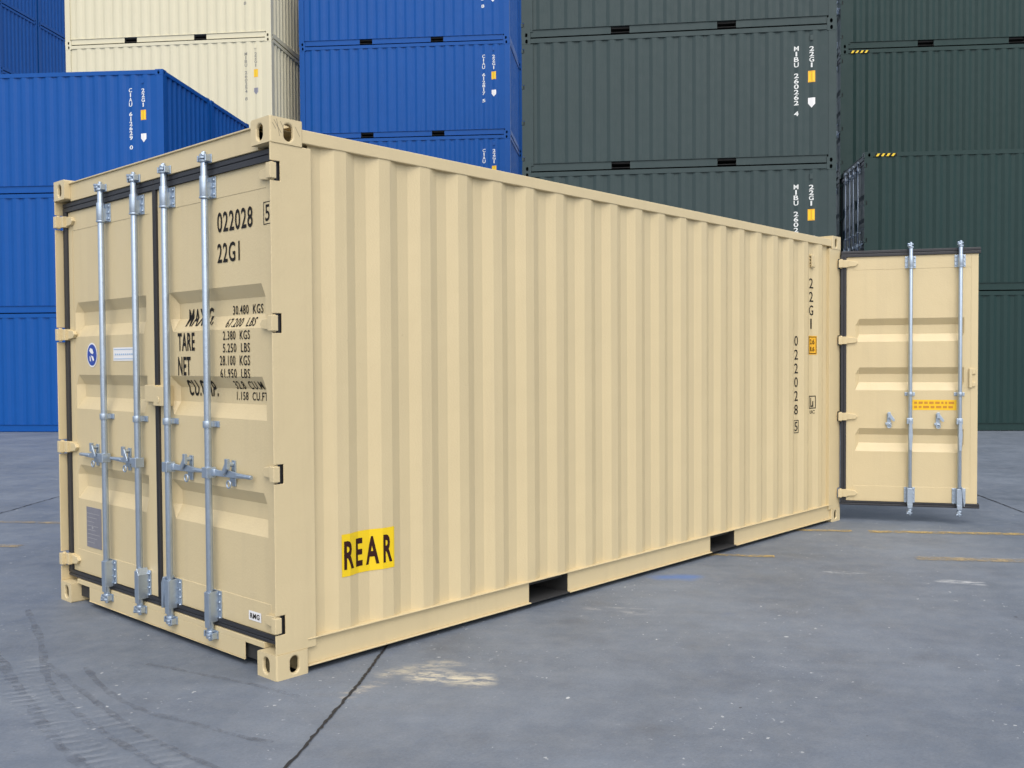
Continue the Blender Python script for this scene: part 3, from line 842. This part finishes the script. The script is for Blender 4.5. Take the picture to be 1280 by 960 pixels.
protos = {}
def proto(key, mat, Hh, near_end='panel', number=None, ink=INKW, mark='white', stripes=False):
    root, pn, rl, ds = make_container('shipping_container', mat, Hh, '-', False, near_end, 'panel')
    if number: markings(pn, ink, number, mark=mark)
    if stripes:
        t = Flat(); t2 = Flat()
        for i in range(4): t.add([(0.235+i*0.105, Hh-0.095), (0.285+i*0.105, Hh-0.095), (0.325+i*0.105, Hh-0.038), (0.275+i*0.105, Hh-0.038)], [(0, 1, 2, 3)])
        t2.rect(0.225, 0.665, Hh-0.096, Hh-0.037)
        top = [o for o in root.children if o.name.startswith('top_rail')][0]
        t2.build('warning_stripe_base', INK, top, lambda u, v: (u, 0.0040, v))
        t.build('warning_stripes', YELLOW, top, lambda u, v: (u, 0.0025, v))
    protos[key] = [root, False, Hh]
    return root
proto('blue', BLUE, H, number='CIAU 612829 0')
proto('blueplain', BLUE, H)
proto('cream', CREAM, H, number='MIBU 260254 8', ink=plain('grey_lettering', (0.25, 0.25, 0.22), 0.6), mark='grey')
proto('green', GREEN, H, near_end='door', number='MIBU 260262 4')
proto('greenhc', GREEN_HC, 2.896, near_end='door', stripes=True)

def place(key, org, phi, level, label, group, t=0.0, s=0.0, number=None):
    root, used, Hh = protos[key]
    o = root if not used else copy_tree(root)
    protos[key][1] = True
    if number:
        for pn in o.children:
            for ch in list(pn.children):
                if ch.name.startswith('number_lettering'):
                    ink = ch.data.materials[0]; bpy.data.objects.remove(ch)
                    Flat().column(number, 5.31, 0.085, 2.205, 0.1015, 0.088, 0.02).build('number_lettering', ink, pn, sm, SBREAKS)
    d = (cos(phi), sin(phi)); n = (-d[1], d[0])
    j = rnd.uniform(-0.008, 0.008)
    o.location = (org[0]+(s+j)*d[0]+t*n[0], org[1]+(s+j)*d[1]+t*n[1], level*Hh*KZ)
    o.rotation_euler = (0, 0, phi)
    tag(o, label, 'shipping container', group)
    return o

ordn = ['bottom', 'second', 'third', 'fourth', 'fifth', 'sixth', 'seventh']
G = ([11.6294, 9.1886], -.9683)
for lv, lab in enumerate(('dark green container at the bottom of the left green stack, behind the beige container',
            'dark green container second from the ground in left green stack, lettering just above beige roof',
            'dark green container third from the ground in the left green stack, fully in view',
            'dark green container topmost in the left green stack, cut by the top of the view')):
    place('green', *G, lv, lab, 'containers in the left green stack', number='MIBU 2602%s' % ('17 3', '54 9', '62 4', '71 0')[lv])
B = ([13.699, 19.6552], -.9321)
for lv in range(5):
    place('blue', *B, lv, ('bright blue container, %s level of the narrow blue stack between the cream and green stacks' % ordn[lv]), 'containers in the middle blue stack', s=-0.08, number='CIAU 6128%s' % ('02 1', '44 6', '35 2', '17 5', '93 8')[lv])
for lv in range(5):
    place('blueplain', *B, lv, 'blue container behind the middle blue stack, %s level, seen as a dark sliver' % ordn[lv], 'containers in the middle blue stack', t=W+0.08, s=0.02)
C_ = ([9.0506, 24.547], -.9502)
for lv in range(5):
    place('cream', *C_, lv, 'cream container, %s level of the cream stack beyond the blue ones' % ordn[lv], 'containers in the cream stack', s=0.09)
BL = ([4.0992, 21.0365], -.9162)
for lv in range(3):
    place('blue', *BL, lv, ('blue container in the front row at the left, %s' % ('lowest, on the concrete', 'middle of three levels', 'uppermost, with white lettering in view')[lv]), 'containers in the left blue rows', number='CIAU 6126%s' % ('58 3', '40 7', '29 0')[lv])
for lv in range(3):
    place('blueplain', *BL, lv, 'blue container in the second row behind the left blue stack, %s level' % ordn[lv], 'containers in the left blue rows', t=W+0.08)
FL = ([11.758, 37.339], -.936)
for col_, t0 in (('near', -2.30), ('far', 0.20)):
    pass
for lv in range(7):
    place('blueplain', *FL, lv, 'distant blue container at the upper left edge, left column, %s level' % ordn[lv], 'containers in the distant blue block', t=0.20, s=-L)
for lv in range(7):
    place('blueplain', *FL, lv, 'distant blue container beside the cream stack, right column, %s level' % ordn[lv], 'containers in the distant blue block', t=2.72, s=-L)
RF = ([17.3168, 4.6067], -.9321)
for lv in range(2):
    place('greenhc', *RF, lv, ('deep green high container at the right, standing on the concrete', 'deep green high container stacked on the right front one, locking rods on its left end')[lv], 'containers in the right green stacks')
for lv in range(4):
    place('greenhc', *RF, lv, 'deep green high container in the rear right stack, %s level' % ordn[lv], 'containers in the right green stacks', t=2.50, s=0.03)
for k, (r, used, hh) in protos.items():
    if not used: print('unused proto', k)
